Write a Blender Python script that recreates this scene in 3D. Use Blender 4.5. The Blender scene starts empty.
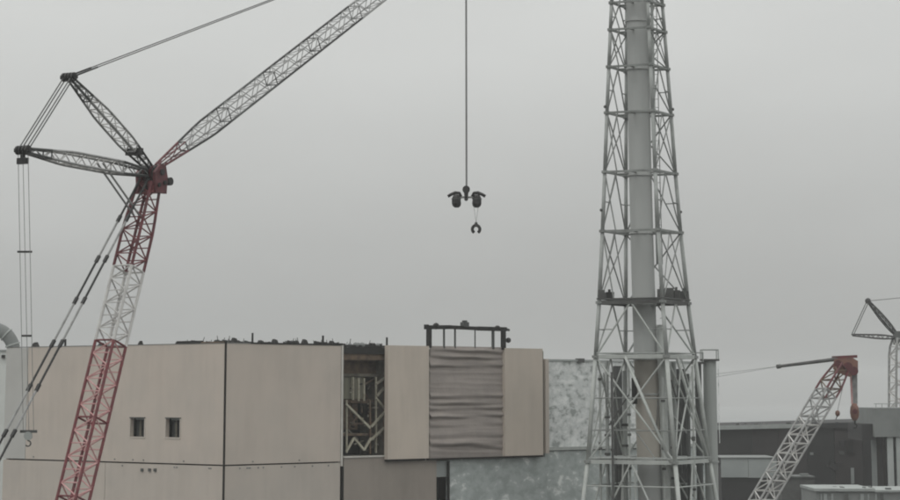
import bpy, bmesh, math, random
from mathutils import Vector, Matrix
random.seed(7)
R = math.radians
scene = bpy.context.scene
C = scene.collection

# ------------------------------------------------------------------ camera
F, CX, HORIZON, PITCH, EYE = 2450.0, 450.0, 392.0, R(10.0), 40.0
PPY = HORIZON - F * math.tan(PITCH)
cam_d = bpy.data.cameras.new('camera'); cam = bpy.data.objects.new('camera', cam_d); C.objects.link(cam)
cam.location = (0, 0, EYE); cam.rotation_euler = (R(90) + PITCH, 0, 0)
cam_d.sensor_width = 36; cam_d.lens = 36 * F / 900
cam_d.shift_y = (PPY - 250) / 900
cam_d.clip_start = 1; cam_d.clip_end = 20000
scene.camera = cam

# ------------------------------------------------------------------ overcast sky, soft sun, exposure
SUN_EL, SUN_ROT = R(58), R(215)
w = bpy.data.worlds.new('World'); scene.world = w; w.use_nodes = True
nt = w.node_tree; nt.nodes.clear(); N, L = nt.nodes.new, nt.links.new
out = N('ShaderNodeOutputWorld'); bg = N('ShaderNodeBackground'); L(bg.outputs[0], out.inputs[0])
sky = N('ShaderNodeTexSky'); sky.sky_type = 'NISHITA'; sky.sun_disc = False
sky.sun_elevation = SUN_EL; sky.sun_rotation = SUN_ROT; sky.air_density = 1.0; sky.dust_density = 4.0
des = N('ShaderNodeHueSaturation'); des.inputs['Saturation'].default_value = 0.12; L(sky.outputs[0], des.inputs['Color'])
tc = N('ShaderNodeTexCoord'); sp = N('ShaderNodeSeparateXYZ'); L(tc.outputs['Generated'], sp.inputs[0])
# cloud deck: brightness rises with elevation as under any overcast sky, with faint billows
mc_ = N('ShaderNodeMath'); mc_.operation = 'MAXIMUM'; mc_.inputs[1].default_value = 0.0; L(sp.outputs['Z'], mc_.inputs[0])
mpw = N('ShaderNodeMath'); mpw.operation = 'POWER'; mpw.inputs[1].default_value = 0.66; L(mc_.outputs[0], mpw.inputs[0])
mr = N('ShaderNodeMath'); mr.operation = 'MULTIPLY_ADD'; mr.inputs[1].default_value = 12.6; mr.inputs[2].default_value = 3.1; L(mpw.outputs[0], mr.inputs[0])
mp = N('ShaderNodeMapping'); mp.inputs['Scale'].default_value = (1.0, 1.0, 2.6); L(tc.outputs['Generated'], mp.inputs[0])
nz = N('ShaderNodeTexNoise'); nz.inputs['Scale'].default_value = 4.0; nz.inputs['Detail'].default_value = 3; L(mp.outputs[0], nz.inputs['Vector'])
mr2 = N('ShaderNodeMapRange'); mr2.inputs['To Min'].default_value = 0.85; mr2.inputs['To Max'].default_value = 1.15; L(nz.outputs[0], mr2.inputs['Value'])
mu = N('ShaderNodeMath'); mu.operation = 'MULTIPLY'; L(mr.outputs[0], mu.inputs[0]); L(mr2.outputs[0], mu.inputs[1])
cl = N('ShaderNodeCombineColor'); 
for i, k in enumerate((0.984, 1.0, 0.977)):
    m_ = N('ShaderNodeMath'); m_.operation = 'MULTIPLY'; m_.inputs[1].default_value = k; L(mu.outputs[0], m_.inputs[0]); L(m_.outputs[0], cl.inputs[i])
mx = N('ShaderNodeMix'); mx.data_type = 'RGBA'; mx.inputs['Factor'].default_value = 0.9
L(des.outputs[0], mx.inputs[6]); L(cl.outputs[0], mx.inputs[7]); L(mx.outputs[2], bg.inputs['Color'])
bg.inputs['Strength'].default_value = 0.1
sd = bpy.data.lights.new('sun', 'SUN'); sd.energy = 0.4; sd.angle = R(25); sd.color = (1, .97, .93)
so = bpy.data.objects.new('sun', sd); C.objects.link(so)
sdir = Vector((math.sin(SUN_ROT) * math.cos(SUN_EL), math.cos(SUN_ROT) * math.cos(SUN_EL), math.sin(SUN_EL)))
so.rotation_euler = sdir.to_track_quat('Z', 'Y').to_euler(); so.location = (0, 0, 150)
vs = scene.view_settings; vs.view_transform = 'Standard'; vs.look = 'None'; vs.gamma = 1; vs.exposure = 0.0; vs.use_curve_mapping = False
scene.render.engine = 'CYCLES'
scene.cycles.filter_width = 2.0

# ------------------------------------------------------------------ helpers
def ray(px, py):
    cp, s_ = math.cos(PITCH), math.sin(PITCH)
    a, b = (px - CX) / F, (PPY - py) / F
    return Vector((a, cp - b * s_, s_ + b * cp))
def at(px, py, Y):
    r = ray(px, py); return Vector((0, 0, EYE)) + r * (Y / r.y)

def mat(name, col, col2=None, scale=1.0, rough=.7, metal=0.0, bump=0.0, streak=False, spec=.3, bscale=None, rain=0):
    m = bpy.data.materials.new(name); m.use_nodes = True; t = m.node_tree; n, l = t.nodes.new, t.links.new
    b = t.nodes['Principled BSDF']; b.inputs['Roughness'].default_value = rough; b.inputs['Metallic'].default_value = metal
    b.inputs['Specular IOR Level'].default_value = spec
    if col2 is None: col2 = tuple(c * .78 for c in col)
    g = n('ShaderNodeNewGeometry'); mpn = n('ShaderNodeMapping'); l(g.outputs['Position'], mpn.inputs[0])
    mpn.inputs['Scale'].default_value = (scale, scale, scale * (.12 if streak else 1))
    z = n('ShaderNodeTexNoise'); z.inputs['Scale'].default_value = 1; z.inputs['Detail'].default_value = 5; z.inputs['Roughness'].default_value = .62
    l(mpn.outputs[0], z.inputs['Vector'])
    rp = n('ShaderNodeValToRGB'); rp.color_ramp.elements[0].position = .34; rp.color_ramp.elements[1].position = .62
    rp.color_ramp.elements[0].color = (*col2, 1); rp.color_ramp.elements[1].color = (*col, 1)
    l(z.outputs[0], rp.inputs[0])
    if rain:     # faint run-off marks: narrow, tall, broken up
        ms = n('ShaderNodeMapping'); l(g.outputs['Position'], ms.inputs[0]); ms.inputs['Scale'].default_value = (1.1, 1.1, .16)
        zs = n('ShaderNodeTexNoise'); zs.inputs['Scale'].default_value = 1; zs.inputs['Detail'].default_value = 3; l(ms.outputs[0], zs.inputs['Vector'])
        zb_ = n('ShaderNodeTexNoise'); zb_.inputs['Scale'].default_value = .28; zb_.inputs['Detail'].default_value = 4; l(g.outputs['Position'], zb_.inputs['Vector'])
        mm = n('ShaderNodeMath'); mm.operation = 'MULTIPLY'; l(zs.outputs[0], mm.inputs[0]); l(zb_.outputs[0], mm.inputs[1])
        rr = n('ShaderNodeMapRange'); rr.inputs['From Min'].default_value = .18; rr.inputs['From Max'].default_value = .40
        rr.inputs['To Min'].default_value = 1.05; rr.inputs['To Max'].default_value = 1 - rain; l(mm.outputs[0], rr.inputs['Value'])
        vm = n('ShaderNodeVectorMath'); vm.operation = 'SCALE'; l(rp.outputs[0], vm.inputs[0]); l(rr.outputs[0], vm.inputs['Scale']); l(vm.outputs[0], b.inputs['Base Color'])
    else: l(rp.outputs[0], b.inputs['Base Color'])
    if bump:
        z2 = n('ShaderNodeTexNoise'); z2.inputs['Scale'].default_value = bscale or scale * 4; z2.inputs['Detail'].default_value = 4
        l(g.outputs['Position'], z2.inputs['Vector'])
        bp = n('ShaderNodeBump'); bp.inputs['Strength'].default_value = bump; bp.inputs['Distance'].default_value = .15
        l(z2.outputs[0], bp.inputs['Height']); l(bp.outputs[0], b.inputs['Normal'])
    return m

def mural(name, base, patch, dark, scale, lo, hi):
    """painted wall print: cloud-like patches on a plain ground"""
    m = bpy.data.materials.new(name); m.use_nodes = True; t = m.node_tree; n, l = t.nodes.new, t.links.new
    b = t.nodes['Principled BSDF']; b.inputs['Roughness'].default_value = .8; b.inputs['Specular IOR Level'].default_value = .2
    g = n('ShaderNodeNewGeometry'); mpn = n('ShaderNodeMapping'); l(g.outputs['Position'], mpn.inputs[0]); mpn.inputs['Scale'].default_value = (scale, scale, scale * 1.7)
    z = n('ShaderNodeTexNoise'); z.inputs['Scale'].default_value = 1; z.inputs['Detail'].default_value = 4; z.inputs['Roughness'].default_value = .6; z.inputs['Distortion'].default_value = .25
    l(mpn.outputs[0], z.inputs['Vector'])
    rp = n('ShaderNodeValToRGB'); e = rp.color_ramp.elements
    e[0].position = lo; e[0].color = (*dark, 1); e[1].position = hi; e[1].color = (*patch, 1)
    k = e.new((lo + hi) / 2 - .02); k.color = (*base, 1); k = e.new((lo + hi) / 2 + .03); k.color = (*base, 1)
    l(z.outputs[0], rp.inputs[0])
    z2 = n('ShaderNodeTexNoise'); z2.inputs['Scale'].default_value = .35; z2.inputs['Detail'].default_value = 3; l(g.outputs['Position'], z2.inputs['Vector'])
    r2 = n('ShaderNodeMapRange'); r2.inputs['To Min'].default_value = .8; r2.inputs['To Max'].default_value = 1.15; l(z2.outputs[0], r2.inputs['Value'])
    vm = n('ShaderNodeVectorMath'); vm.operation = 'SCALE'; l(rp.outputs[0], vm.inputs[0]); l(r2.outputs[0], vm.inputs['Scale'])
    l(vm.outputs[0], b.inputs['Base Color'])
    return m

M = {
 'panel':  mat('cover_panel_paint', (.488, .43, .378), (.455, .408, .362), .22, .65, bump=.05, bscale=.5, rain=.02),
 'panel_stain': mat('cover_panel_weathered', (.46, .412, .365), (.43, .39, .35), .3, .7, rain=.03),
 'end_grey': mat('end_panel_grey', (.455, .45, .43), (.42, .415, .395), .3, .7),
 'panel_proud': mat('cover_panel_newer', (.51, .447, .385), (.48, .425, .368), .2, .65, rain=.04),
 'panel_brown': mat('cover_panel_brown', (.29, .255, .225), (.255, .228, .20), .2, .7, rain=.05),
 'post':   mat('post_light', (.56, .54, .50), None, .6, .6),
 'black':  mat('dark_steel', (.011, .011, .010), (.02, .019, .017), 1.5, .6),
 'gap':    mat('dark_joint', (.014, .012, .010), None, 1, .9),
 'roof':   mat('roof_membrane', (.20, .20, .19), (.14, .14, .135), .4, .9),
 'conc':   mat('old_concrete', (.17, .155, .125), (.07, .066, .055), .7, .9, bump=.3),
 'rust':   mat('rusty_steel', (.15, .105, .07), (.07, .052, .038), 1.2, .8),
 'palesteel': mat('galvanised_steel', (.42, .40, .32), (.24, .22, .17), 1.5, .6),
 'olive': mat('olive_lining', (.19, .185, .14), (.10, .098, .08), 1.2, .8, streak=True),
 'sheet':  mat('grey_brown_tarp', (.315, .278, .256), (.275, .246, .228), .6, .85, bump=.15, bscale=2.5),
 'mural_hi': mural('mural_pale', (.62, .64, .63), (.76, .77, .76), (.33, .35, .34), .85, .36, .62),
 'mural_lo': mural('mural_blue', (.41, .445, .435), (.72, .74, .72), (.33, .36, .35), .55, .40, .68),
 'stack':  mat('stack_paint', (.40, .41, .40), (.35, .36, .35), .35, .55, streak=True),
 'stack_rust': mat('stack_rusty', (.38, .355, .315), (.34, .32, .285), .5, .7, streak=True),
 'tower':  mat('tower_paint', (.25, .262, .252), (.16, .168, .16), .6, .55),
 'tower_leg': mat('tower_leg_paint', (.33, .345, .335), (.25, .26, .25), .7, .55),
 'tower_light': mat('tower_light_paint', (.42, .44, .42), (.33, .345, .33), .6, .55),
 'tower_dark': mat('tower_dark', (.09, .092, .088), (.06, .06, .058), .8, .6),
 'duct':   mat('duct_metal', (.36, .38, .365), (.29, .305, .295), .5, .5, streak=True),
 'duct_dark': mat('duct_dark', (.085, .09, .087), (.055, .058, .056), .5, .6, streak=True),
 'red':    mat('crane_red', (.18, .043, .048), (.11, .032, .035), 1.3, .5),
 'maroon': mat('crane_maroon', (.13, .03, .036), (.065, .02, .023), 1.3, .5),
 'pink':   mat('crane_faded_red', (.60, .36, .35), (.46, .22, .22), 1.5, .55),
 'white':  mat('crane_white', (.55, .54, .52), (.42, .41, .40), 1.3, .5),
 'greyl':  mat('crane_grey', (.30, .30, .295), (.20, .20, .195), 1.3, .5),
 'dark':   mat('crane_black', (.012, .012, .012), (.03, .029, .028), 1.5, .5),
 'rope':   mat('wire_rope', (.10, .10, .098), None, 2, .5),
 'rope_pale': mat('galvanised_rope', (.22, .22, .215), None, 2, .5),
 'orange': mat('crane_orange', (.20, .10, .075), (.13, .068, .052), 1.2, .5),
 'hall':   mat('hall_cladding', (.028, .028, .028), (.022, .022, .022), .15, .8),
 'hall2':  mat('hall_cladding_purplish', (.042, .037, .037), (.03, .028, .028), .15, .8),
 'fascia': mat('pale_fascia', (.30, .32, .31), None, .4, .7),
 'shed':   mat('shed_grey', (.27, .29, .285), (.23, .25, .245), .3, .7),
 'greyb':  mat('grey_render', (.19, .20, .195), (.15, .16, .155), .25, .8),
 'greyb2': mat('pale_render', (.36, .38, .37), (.30, .32, .31), .25, .8),
 'white_wall': mat('white_cladding', (.58, .60, .58), (.52, .54, .52), .3, .7),
 'ground': mat('yard_asphalt', (.10, .10, .095), (.06, .06, .058), .05, .9, bump=.2),
 'sea':    mat('sea_water', (.10, .115, .115), (.085, .10, .10), .02, .25, bump=.35, bscale=.12),
}

def link(name, me, m, parent=None):
    o = bpy.data.objects.new(name, me); C.objects.link(o)
    if m: me.materials.append(M[m] if isinstance(m, str) else m)
    if parent: o.parent = parent
    return o
def fin(name, bm, m, parent=None, smooth=False, recalc=True):
    if recalc: bmesh.ops.recalc_face_normals(bm, faces=bm.faces)
    me = bpy.data.meshes.new(name); bm.to_mesh(me); bm.free()
    if smooth:
        for p in me.polygons: p.use_smooth = True
    return link(name, me, m, parent)
def tag(o, label=None, cat=None, group=None, kind=None):
    if label: o['label'] = label
    if cat: o['category'] = cat
    if group: o['group'] = group
    if kind: o['kind'] = kind
    return o
def empty(name, loc=(0, 0, 0)):
    # parts carry world coordinates, so the empty's inverse is stored on each child by par()
    o = bpy.data.objects.new(name, None); C.objects.link(o); o.location = loc; o.empty_display_size = .5
    return o
def fix_parent(root):
    bpy.context.view_layer.update()
    inv = Matrix.Translation(root.location).inverted()
    for ch in root.children: ch.matrix_parent_inverse = inv

def hexa(bm, pts):
    v = [bm.verts.new(p) for p in pts]
    for f in ((0,1,2,3),(7,6,5,4),(0,4,5,1),(1,5,6,2),(2,6,7,3),(3,7,4,0)): bm.faces.new([v[i] for i in f])
def box(bm, x0, x1, y0, y1, z0, z1):
    hexa(bm, [(x0,y0,z0),(x1,y0,z0),(x1,y1,z0),(x0,y1,z0),(x0,y0,z1),(x1,y0,z1),(x1,y1,z1),(x0,y1,z1)])
def frame_of(d):
    d = d.normalized(); a = Vector((0,0,1)) if abs(d.z) < .9 else Vector((1,0,0))
    u = d.cross(a).normalized(); return u, d.cross(u).normalized()
def tube(bm, p, q, r, r2=None, n=6, caps=True):
    p, q = Vector(p), Vector(q); u, v = frame_of(q - p); r2 = r if r2 is None else r2
    A = [bm.verts.new(p + (u*math.cos(2*math.pi*i/n) + v*math.sin(2*math.pi*i/n))*r) for i in range(n)]
    B = [bm.verts.new(q + (u*math.cos(2*math.pi*i/n) + v*math.sin(2*math.pi*i/n))*r2) for i in range(n)]
    for i in range(n): bm.faces.new((A[i], A[(i+1)%n], B[(i+1)%n], B[i]))
    if caps: bm.faces.new(A[::-1]); bm.faces.new(B)
def path_tube(bm, pts, r, n=8):
    rings = []
    for i, p in enumerate(pts):
        d = (pts[min(i+1, len(pts)-1)] - pts[max(i-1, 0)]); u, v = frame_of(d)
        if rings and u.dot(rings[-1][1]) < 0: u, v = -u, -v
        rings.append(([bm.verts.new(p + (u*math.cos(2*math.pi*k/n) + v*math.sin(2*math.pi*k/n))*r) for k in range(n)], u))
    for a, b in zip(rings, rings[1:]):
        for k in range(n): bm.faces.new((a[0][k], a[0][(k+1)%n], b[0][(k+1)%n], b[0][k]))
    bm.faces.new(rings[0][0][::-1]); bm.faces.new(rings[-1][0])
def bar(name, p, q, r, m, parent, n=6):
    bm = bmesh.new(); tube(bm, p, q, r, n=n); return fin(name, bm, m, parent, smooth=n > 6)
def beam_bm(bm, p, q, wd, hv, side=None):
    """rectangular beam from p to q, width wd along side, height hv across"""
    p, q = Vector(p), Vector(q); d = (q-p).normalized()
    s_ = Vector(side).normalized() if side is not None else frame_of(d)[0]
    t_ = d.cross(s_).normalized(); a, b = s_*wd/2, t_*hv/2
    hexa(bm, [p-a-b, p+a-b, p+a+b, p-a+b, q-a-b, q+a-b, q+a+b, q-a+b])
def beam(name, p, q, wd, hv, m, parent, side=None):
    bm = bmesh.new(); beam_bm(bm, p, q, wd, hv, side); return fin(name, bm, m, parent)
def ball(bm, c, r, sz=1.0):
    bmesh.ops.create_icosphere(bm, subdivisions=2, radius=r, matrix=Matrix.Translation(c) @ Matrix.Diagonal((1,1,sz,1)))

# ------------------------------------------------------------------ ground and sea
bm = bmesh.new(); box(bm, -420, 520, -60, 900, -9, 0); g = fin('ground', bm, 'ground'); g['kind'] = 'structure'
bm = bmesh.new(); v = [bm.verts.new(p) for p in ((-5900,-900,-5),(5900,-900,-5),(5900,7800,-5),(-5900,7800,-5))]; bm.faces.new(v)
g = fin('sea', bm, 'sea'); g['kind'] = 'structure'

# ------------------------------------------------------------------ the covered reactor building
Y0 = 240.0
CO = at(225, HORIZON, Y0); CO.z = 0
RE = at(545, HORIZON, Y0/.874); RE.z = 0
ur = (RE - CO).normalized(); nr = Vector((ur.y, -ur.x, 0))      # right wall: along, outward
ul = -nr.copy(); nl = -ur.copy()                                  # left wall: along, outward
class Wall:
    def __init__(s, o, u, n): s.o, s.u, s.n = o, u, n
    def sz(s, px, py, off=0):
        r = ray(px, py); o = s.o + s.n*off; e = Vector((0,0,EYE))
        t = (o - e).dot(s.n) / r.dot(s.n); p = e + r*t
        return (p - s.o).dot(s.u), p.z
    def p(s, a, n, z): return s.o + s.u*a + s.n*n + Vector((0,0,z))
    def box(s, bm, a0, a1, n0, n1, z0, z1):
        hexa(bm, [s.p(a0,n0,z0), s.p(a1,n0,z0), s.p(a1,n1,z0), s.p(a0,n1,z0), s.p(a0,n0,z1), s.p(a1,n0,z1), s.p(a1,n1,z1), s.p(a0,n1,z1)])
    def part(s, name, a0, a1, n0, n1, z0, z1, m, parent):
        bm = bmesh.new(); s.box(bm, a0, a1, n0, n1, z0, z1); return fin(name, bm, m, parent)
WR, WL = Wall(CO, ur, nr), Wall(CO, ul, nl)
TOP = WR.sz(226, 343.5)[1]; SEAM = WR.sz(226, 465.5)[1]
LR = WR.sz(545, 400)[0]; LL = WL.sz(5, 400)[0]
SR = lambda px, py=400, off=0: WR.sz(px, py, off)[0]
SL = lambda px, py=400: WL.sz(px, py)[0]
ZR = lambda px, py: WR.sz(px, py)[1]
ZL = lambda px, py: WL.sz(px, py)[1]
B = tag(empty('reactor_building', CO), 'boxy beige panelled building with dark corner joint and open bay of steel', 'building')

def panel(name, W, cuts_a, cuts_z, holes, n0, n1, m):
    """one panel as a slab with rectangular openings (cells left out)"""
    bm = bmesh.new(); na, nz_ = len(cuts_a)-1, len(cuts_z)-1; vc = {}
    def vert(i, j, k):
        if (i,j,k) not in vc: vc[(i,j,k)] = bm.verts.new(W.p(cuts_a[i], n1 if k else n0, cuts_z[j]))
        return vc[(i,j,k)]
    solid = lambda i, j: 0 <= i < na and 0 <= j < nz_ and (i,j) not in holes
    for i in range(na):
        for j in range(nz_):
            if not solid(i,j): continue
            for k in (0,1): bm.faces.new([vert(i,j,k), vert(i+1,j,k), vert(i+1,j+1,k), vert(i,j+1,k)])
            for (di,dj,e) in ((-1,0,((i,j),(i,j+1))),(1,0,((i+1,j),(i+1,j+1))),(0,-1,((i,j),(i+1,j))),(0,1,((i,j+1),(i+1,j+1)))):
                if not solid(i+di,j+dj):
                    (a,b),(c,d) = e; bm.faces.new([vert(a,b,0), vert(c,d,0), vert(c,d,1), vert(a,b,1)])
    return fin(name, bm, m, B)
TH = .42
# upper left panel with its two square openings
h1, h2 = (SL(144.5,428), SL(130.5,428)), (SL(180,428), SL(166,428))
zt, zb = ZL(150,418.5), ZL(150,437)
panel('wall_panel', WL, [.13, h2[0], h2[1], h1[0], h1[1], SL(27)], [SEAM+.07, zb, zt, TOP], {(1,1),(3,1)}, -TH, 0, 'panel')
for (a0, a1) in (h1, h2):
    o = WL.part('window_recess', a0-.1, a1+.1, -1.0, -.9, zb-.1, zt+.1, 'duct_dark', B)
    WL.part('window_frame', a0+.02, a1-.02, -.75, -.65, zt-.16, zt-.02, 'greyb2', o)
    for q0, q1, y0_, y1_ in ((a0-.14,a1+.14,zt,zt+.12),(a0-.14,a1+.14,zb-.14,zb),(a0-.14,a0,zb,zt),(a1,a1+.14,zb,zt)):
        WL.part('window_trim', q0, q1, -.02, .05, y0_, y1_, 'duct_dark' if y1_ > zt else 'panel_stain', o)
    WL.part('mullion', a0+(a1-a0)*.58, a0+(a1-a0)*.72, -.76, -.66, zb+.02, zt-.18, 'conc', o)
WL.part('wall_panel', SL(26.6), LL, -TH, 0, SEAM+.07, TOP-.05, 'end_grey', B)
# joints below: courses down to the ground
zc = [SEAM-.07, SEAM-11.9, SEAM-23.8, 0.0]
for k in range(3):
    if zc[k+1] >= zc[k] - 1: continue
    z1_, z0_ = zc[k] - (.07 if k else 0), max(zc[k+1] + (.07 if zc[k+1] > .1 else 0), 0)
    sp_ = SL(105, 480)
    WL.part('wall_panel', .13, sp_-.035, -TH, 0, z0_, z1_, 'panel_stain', B)
    WL.part('wall_panel', sp_+.035, LL, -TH, 0, z0_, z1_, 'panel_stain', B)
    WR.part('wall_panel', .13, SR(340.6), -TH, 0, z0_, z1_, 'panel_stain', B)
# right wall
sA = SR(340.6)
WR.part('wall_panel', .13, sA, -TH, 0, SEAM+.07, TOP, 'panel', B)
WR.part('corner_post', sA+.06, SR(342.8), -TH, .06, SEAM-.4, TOP+.03, 'post', B)
WR.part('downpipe', SR(343.0), SR(344.2), -TH, .02, 0, SEAM-.45, 'black', B)
# backing behind the joints
WL.part('joint_backing', .5, LL-.4, -1.35, -1.2, 0, TOP-.9, 'gap', B)
WR.part('joint_backing', .5, sA, -.75, -.6, 0, TOP-.9, 'gap', B)
for zz in (SEAM, SEAM-11.9, SEAM-23.8):
    if zz < 1: continue
    WL.part('joint_strip', .3, LL-.2, -.40, -.12, zz-.16, zz+.16, 'gap', B) if False else None
WR.part('corner_strip', -.03, .125, -.125, .03, 0, TOP+.22, 'gap', B)
WR.part('corner_column', .1, .5, -.6, -.13, 0, TOP-.2, 'gap', B)
# open bay
g0, g1 = SR(343.4), SR(386.5)
zsill = ZR(365, 456)
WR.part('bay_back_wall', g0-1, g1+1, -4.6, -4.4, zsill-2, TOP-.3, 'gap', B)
WR.part('bay_side_wall', g0-1.1, g0-.6, -6.0, -.8, zsill-2, TOP-.3, 'conc', B)
WR.part('bay_side_wall', g1+.6, g1+1.1, -6.0, -.8, zsill-2, TOP-.3, 'conc', B)
WR.part('bay_floor', g0-.6, g1+.6, -6.0, -.3, zsill-.5, zsill, 'conc', B)
WR.part('bay_lintel', g0-.3, g1+.3, -.39, -.15, TOP-.8, TOP-.12, 'black', B)
WR.part('bay_lintel', g0-.02, g1+.3, -.39, -.3, TOP-1.4, TOP-.81, 'rust', B)
WR.part('bay_header_wall', g0-.5, g1+.5, -2.2, -2.0, ZR(365,374), TOP-.45, 'rust', B)
WR.part('floor_beam', g0-.5, g1+.5, -1.9, -1.5, ZR(365,376.5), ZR(365,373.5), 'conc', B)
WR.part('concrete_panel', g0+.2, g0+2.6, -1.9, -1.7, ZR(365,399), ZR(365,377), 'olive', B)
WR.part('concrete_panel', g0+2.8, g1-1.6, -2.0, -1.8, ZR(365,399), ZR(365,377), 'olive', B)
WR.part('floor_beam', g0-.5, g1+.5, -2.6, -2.0, ZR(365,403), ZR(365,399.5), 'rust', B)
WR.part('rust_wall', g0-.5, g1-1.5, -2.9, -2.7, ZR(365,430), ZR(365,404), 'rust', B)
WR.part('floor_beam', g0-.5, g1+.5, -1.7, -1.2, ZR(365,436), ZR(365,433.5), 'rust', B)
def bp(px, py, n): 
    a, z = WR.sz(px, py, n); return WR.p(a, n, z)
for (x, t, b_) in ((346.5,400,453),(353,377,400),(358.5,378,401),(364,378,401),(370,400,454),(376,377,453),(384,376,453)):
    beam('bay_column', bp(x,t,-1.0), bp(x,b_,-1.0), .16, .16, 'palesteel' if x not in (370,384) else 'rust', B, nr)
for (x0,y0_,x1,y1_) in ((346,404,358,416),(358,416,370,428),(346,452,354,438),(354,438,364,450),(364,450,371,438),(371,440,384,428),(371,427,385,412),(376,384,385,378),(377,396,384,388),(376,398,386,410)):
    beam('bay_brace', bp(x0,y0_,-.85), bp(x1,y1_,-.85), .16, .22, 'palesteel', B, nr)
for (x0,y0_,x1,y1_) in ((346,428,358,440),(358,416,346,430),(371,402,385,412),(384,428,373,440),(350,402,370,402.6),(346,424,386,423),(352,380,352.6,399),(361,386,374,379)):
    beam('bay_brace', bp(x0,y0_,-1.9), bp(x1,y1_,-1.9), .14, .18, random.choice(('rust','conc','palesteel')), B, nr)
for i in range(46):
    x = 345 + random.random()*40; y = 380 + random.random()*70
    l_ = 3 + random.random()*7; a = random.choice((0, 90, 70, 110, 20, 160))
    beam('bay_debris', bp(x,y,-1.6-random.random()), bp(x+l_*math.cos(R(a)), y+l_*math.sin(R(a)), -1.6-random.random()), .12, .12, random.choice(('rust','black','conc','palesteel')), B, nr)
# below the bay, the proud panels, the end return
WR.part('bay_sill', g0, g1+.3, -TH, .12, zsill-.14, zsill+.02, 'post', B)
WR.part('wall_panel', SR(344.4), SR(436.5), -TH, 0, 0, zsill-.16, 'panel_brown', B)
PN = .55
pz = WR.sz(465, 457.3, PN)[1]
pt = WR.sz(465, 346.8, PN)[1]
WR.part('wall_panel', SR(388,400,PN), SR(429,400,PN), .05, PN, pz, pt, 'panel_proud', B)
WR.part('wall_panel', SR(505,400,PN), SR(543,400,PN), .05, PN, pz, pt-.05, 'panel_proud', B)
WR.part('wall_panel', g1+.32, SR(543.5), -TH, .03, pz+.1, pt-.3, 'conc', B)
WR.part('end_return', SR(543.7), SR(547), -1.6, .3, pz+.15, ZR(546,359), 'panel', B)
WR.part('panel_flashing', SR(388,400,PN)+.1, SR(429,400,PN)-.4, .02, PN-.12, pz-.22, pz-.03, 'gap', B)
WR.part('panel_flashing', SR(430,400,PN), SR(543,400,PN), .02, PN-.08, pz-.2, pz-.03, 'gap', B)
# doorway and painted lower wall
dz = ZR(442, 477)
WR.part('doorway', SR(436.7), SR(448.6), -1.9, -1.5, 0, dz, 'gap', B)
WR.part('wall_panel', SR(436.7), SR(448.6), -TH, -.05, dz, pz-.3, 'shed', B)
beam('vent_pole', bp(448.3,461,.25), bp(448.3,461,.25) - Vector((0,0,bp(448.3,461,.25).z)), .22, .22, 'black', B, nr)
WR.part('painted_wall', SR(449), SR(546.5), -TH, -.02, 0, pz-.24, 'mural_lo', B)
# roof
bm = bmesh.new()
q = [WR.p(.4,-.4,0), WR.p(LR-.3,-.4,0), WR.p(LR-.3,-LL+.3,0), WR.p(.4,-LL+.3,0)]
hexa(bm, [p_+Vector((0,0,TOP-1.3)) for p_ in q] + [p_+Vector((0,0,TOP-.7)) for p_ in q]); fin('roof', bm, 'roof', B)
bm = bmesh.new(); Wall.box(WR, bm, .4, LR-.3, -LL, -LL+.4, 0, TOP); fin('wall_panel', bm, 'panel', B)
WR.part('wall_panel', LR-.7, LR-.3, -LL+.4, -.45, 0, TOP-.2, 'panel', B)
# coping and roof-edge fittings
WL.part('coping', .2, LL, -.5, .03, TOP+.004, TOP+.07, 'roof', B)
WL.part('coping', SL(200), SL(176), -.35, .05, TOP+.075, TOP+.32, 'black', B)
WL.part('coping', SL(222), SL(200.5), -.35, .04, TOP+.075, TOP+.2, 'rust', B)
WR.part('coping', SR(250), sA, -.4, .05, TOP+.004, TOP+.16, 'black', B)
WR.part('coping', .2, SR(249.6), -.4, .03, TOP+.004, TOP+.1, 'roof', B)
def lump(W, px, wpx, hpx, base, n=-.3):
    a = W.sz(px, 344)[0]; s_ = wpx/10.4; h = hpx/10.4
    bm = bmesh.new(); hw = s_*.7
    # sheet-metal bracket: sloped-sided block with a lug on top
    hexa(bm, [W.p(a-hw,n-.3,base), W.p(a+hw,n-.3,base), W.p(a+hw,n+.25,base), W.p(a-hw,n+.25,base),
              W.p(a-hw*.45,n-.2,base+h), W.p(a+hw*.6,n-.2,base+h*.85), W.p(a+hw*.6,n+.1,base+h*.85), W.p(a-hw*.45,n+.1,base+h)])
    return fin('roof_bracket', bm, 'black', B)
for (px, wp, hp) in ((236.5,5,5.5),(263,5,3.5),(277,5,5),(291,2.5,4),(299,3,4),(307,4.5,5.5),(334,4.5,4.5),(318,2,4),(244,3,2)):
    lump(WR, px, wp, hp, TOP+.05)
for (px, wp, hp) in ((214,4.5,3.5),(138,2,4),(99,5,3),(33,6,5)): lump(WL, px, wp, hp, TOP+.05)
for (px, hp, r_) in ((254.5,11,.11),(325,10,.12),(63,8,.12)):
    W = WL if px < 225 else WR; a = W.sz(px, 344)[0]
    bar('roof_post', W.p(a,-.3,TOP), W.p(a,-.3,TOP+hp/10.2), r_, 'black', B)
a = SR(388); bar('roof_post', WR.p(a,-.2,TOP-.3), WR.p(a,-.2,TOP+.95), .12, 'black', B)
WR.part('coping', g0, g1, -.5, -.15, TOP-.1, TOP+.1, 'black', B)
for px in (352,358,364,380): 
    bm = bmesh.new(); a = SR(px); ball(bm, WR.p(a,-.35,TOP+.12), .2+random.random()*.15, .8); fin('roof_debris', bm, 'greyb', B)
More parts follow.
